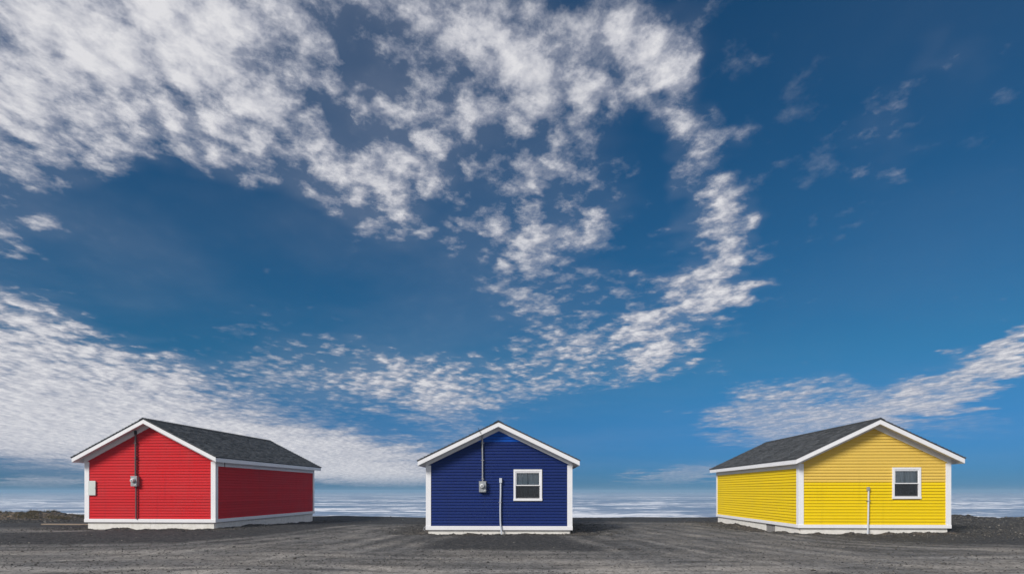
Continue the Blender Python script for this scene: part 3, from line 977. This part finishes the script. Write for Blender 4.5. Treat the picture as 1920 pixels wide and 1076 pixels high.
def scatter(n, base):
    """where loose stone lies: round the foundations, on the banks, thinly on the driven gravel"""
    X, Y = [], []
    need = n
    while need > 0:
        k = int(need * 3.5) + 1000
        y = 9 + 30 * rs.rand(k) ** 0.8
        x = (rs.rand(k) * 2 - 1) * (y * 0.90 + 1)
        hd = house_dist(x, y)
        loose = np.maximum(sstep(hd, 2.6, 0.3) * sstep(y, 17, 21), sstep(x, 13, 19) * sstep(y, 17, 22))
        loose = np.maximum(loose, sstep(x, -21, -25) * sstep(y, 29, 32))
        loose = np.maximum(loose, sstep(hd, 0.5, 0.1) * 3)
        p = base * (0.35 + 0.65 * sstep(fbm(x / 2.5, y / 0.8, 3, 83), -0.1, 0.35)) + (1 - base) * loose
        p = np.where((hd < 0.02) | (y > shore(x) + 0.4), 0, p)
        s = rs.rand(k) < p
        X.append(x[s][:need])
        Y.append(y[s][:need])
        need -= min(need, int(s.sum()))
    return np.concatenate(X), np.concatenate(Y)


def stone_cloud(n, base, med, spread, lo, hi, full):
    """vertices, triangles and tones of n irregular stones"""
    if full:
        bm = bmesh.new()
        bmesh.ops.create_icosphere(bm, subdivisions=1, radius=1.0)
        bv = np.array([v.co[:] for v in bm.verts])
        bf = np.array([[v.index for v in f.verts] for f in bm.faces])
        bm.free()
    else:
        bv = np.array([(1, 0, 0), (-1, 0, 0), (0, 1, 0), (0, -1, 0), (0, 0, 1), (0, 0, -1)], float)
        bf = np.array([(0, 2, 4), (2, 1, 4), (1, 3, 4), (3, 0, 4), (2, 0, 5), (1, 2, 5), (3, 1, 5), (0, 3, 5)])
    x, y = scatter(n, base)
    r = np.clip(np.exp(rs.randn(n) * spread) * med, lo, hi)
    r = np.where((y > 32) & (np.abs(x) > 20), r * 1.5, r)
    z = ground_z(x, y) + r * 0.15
    nb = len(bv)
    V = bv[None] * (1 + 0.28 * rs.randn(n, nb, 1).clip(-1.4, 1.4))
    V = V * np.stack([r * rs.uniform(.8, 1.5, n), r * rs.uniform(.8, 1.3, n), r * rs.uniform(.5, .9, n)], -1)[:, None]
    a = rs.rand(n) * 6.283
    c, s = np.cos(a)[:, None], np.sin(a)[:, None]
    V = np.stack([V[..., 0] * c - V[..., 1] * s, V[..., 0] * s + V[..., 1] * c, V[..., 2]], -1) + np.stack([x, y, z], -1)[:, None]
    return V.reshape(-1, 3), (bf[None] + (np.arange(n) * nb)[:, None, None]).reshape(-1), np.repeat(rs.rand(n), nb)


def stones():
    V1, F1, t1 = stone_cloud(24000, 0.03, 0.015, 0.5, 0.007, 0.06, True)
    V2, F2, t2 = stone_cloud(130000, 0.16, 0.011, 0.35, 0.005, 0.025, False)
    V, Fc, t = np.concatenate([V1, V2]), np.concatenate([F1, F2 + len(V1)]), np.concatenate([t1, t2])
    me = bpy.data.meshes.new('loose_gravel')
    me.vertices.add(len(V))
    me.vertices.foreach_set('co', V.reshape(-1).astype(np.float32))
    me.loops.add(len(Fc))
    me.loops.foreach_set('vertex_index', Fc.astype(np.int32))
    me.polygons.add(len(Fc) // 3)
    me.polygons.foreach_set('loop_start', np.arange(0, len(Fc), 3, dtype=np.int32))
    me.update(calc_edges=True)
    at = me.attributes.new('tone', 'FLOAT', 'POINT')
    at.data.foreach_set('value', t.astype(np.float32))
    return link('loose_gravel', me, mat_stone())


st = tag(stones(), 'loose dark stones scattered over the gravel and banked against the foundations', 'gravel', kind='stuff')


def mat_grass():
    m, T = mat_new('dry_grass')
    at = T.n('ShaderNodeAttribute', attribute_name='tone').outputs['Fac']
    c = T.mix(at, (0.060, 0.055, 0.025), (0.17, 0.125, 0.060))
    sh = T.n('ShaderNodeBsdfPrincipled', {'Base Color': c, 'Roughness': 0.8})
    finish(T, sh.outputs[0])
    return m


def grass(n):
    x = -24.5 - 14 * rs.rand(n * 3)
    y = 33.5 + 3.6 * rs.rand(n * 3)
    keep = fbm(x / 0.9, y / 0.9, 3, 51) > 0.05
    x, y = x[keep][:n], y[keep][:n]
    n = len(x)
    z = ground_z(x, y)
    hgt, a = rs.uniform(.06, .20, n), rs.rand(n) * 6.283
    lx, ly = rs.randn(n) * .05, rs.randn(n) * .05
    w = .014
    V = np.stack([np.stack([x - w * np.cos(a), y - w * np.sin(a), z - .01], -1), np.stack([x + w * np.cos(a), y + w * np.sin(a), z - .01], -1),
                  np.stack([x + lx, y + ly, z + hgt], -1)], 1).reshape(-1, 3)
    me = bpy.data.meshes.new('dry_grass')
    me.from_pydata(V.tolist(), [], np.arange(3 * n).reshape(-1, 3).tolist())
    at = me.attributes.new('tone', 'FLOAT', 'POINT')
    at.data.foreach_set('value', np.repeat(rs.rand(n), 3).astype(np.float32))
    return link('dry_grass', me, mat_grass())


tag(grass(9000), 'short dry grass along the top of the gravel bank', 'grass', kind='stuff')

WOOD = mat_paint('weathered_wood', (0.34, 0.27, 0.20), 0.85, 0.22, (0.12, 0.09, 0.07), 0.4, 0.5, 0.1, (1.0, 40, 40))
pz = float(ground_z(-20.0, 27.6))
bd = MB().box(-1.45, 1.45, -.10, .10, 0, .05).build('wooden_board', WOOD, None, .006)
bd.location, bd.rotation_euler = (-19.7, 27.6, pz - .005), (0, R(.3), R(-1.5))
tag(bd, 'thin tan board lying on the gravel left of the red cottage', 'board')

# ------------------------------------------------------------------ sea air
m, T = mat_new('sea_haze')
vol = T.n('ShaderNodeVolumePrincipled', {'Color': (0.44, 0.72, 0.98), 'Density': 0.0008, 'Anisotropy': 0.0})
T.n('ShaderNodeOutputMaterial', {'Volume': vol.outputs[0]})
hz = MB().box(-34000, 34000, -4600, 41000, -12.5, 6.0).build('haze', m)
tag(hz, 'pale sea haze over the water', 'haze', kind='stuff')
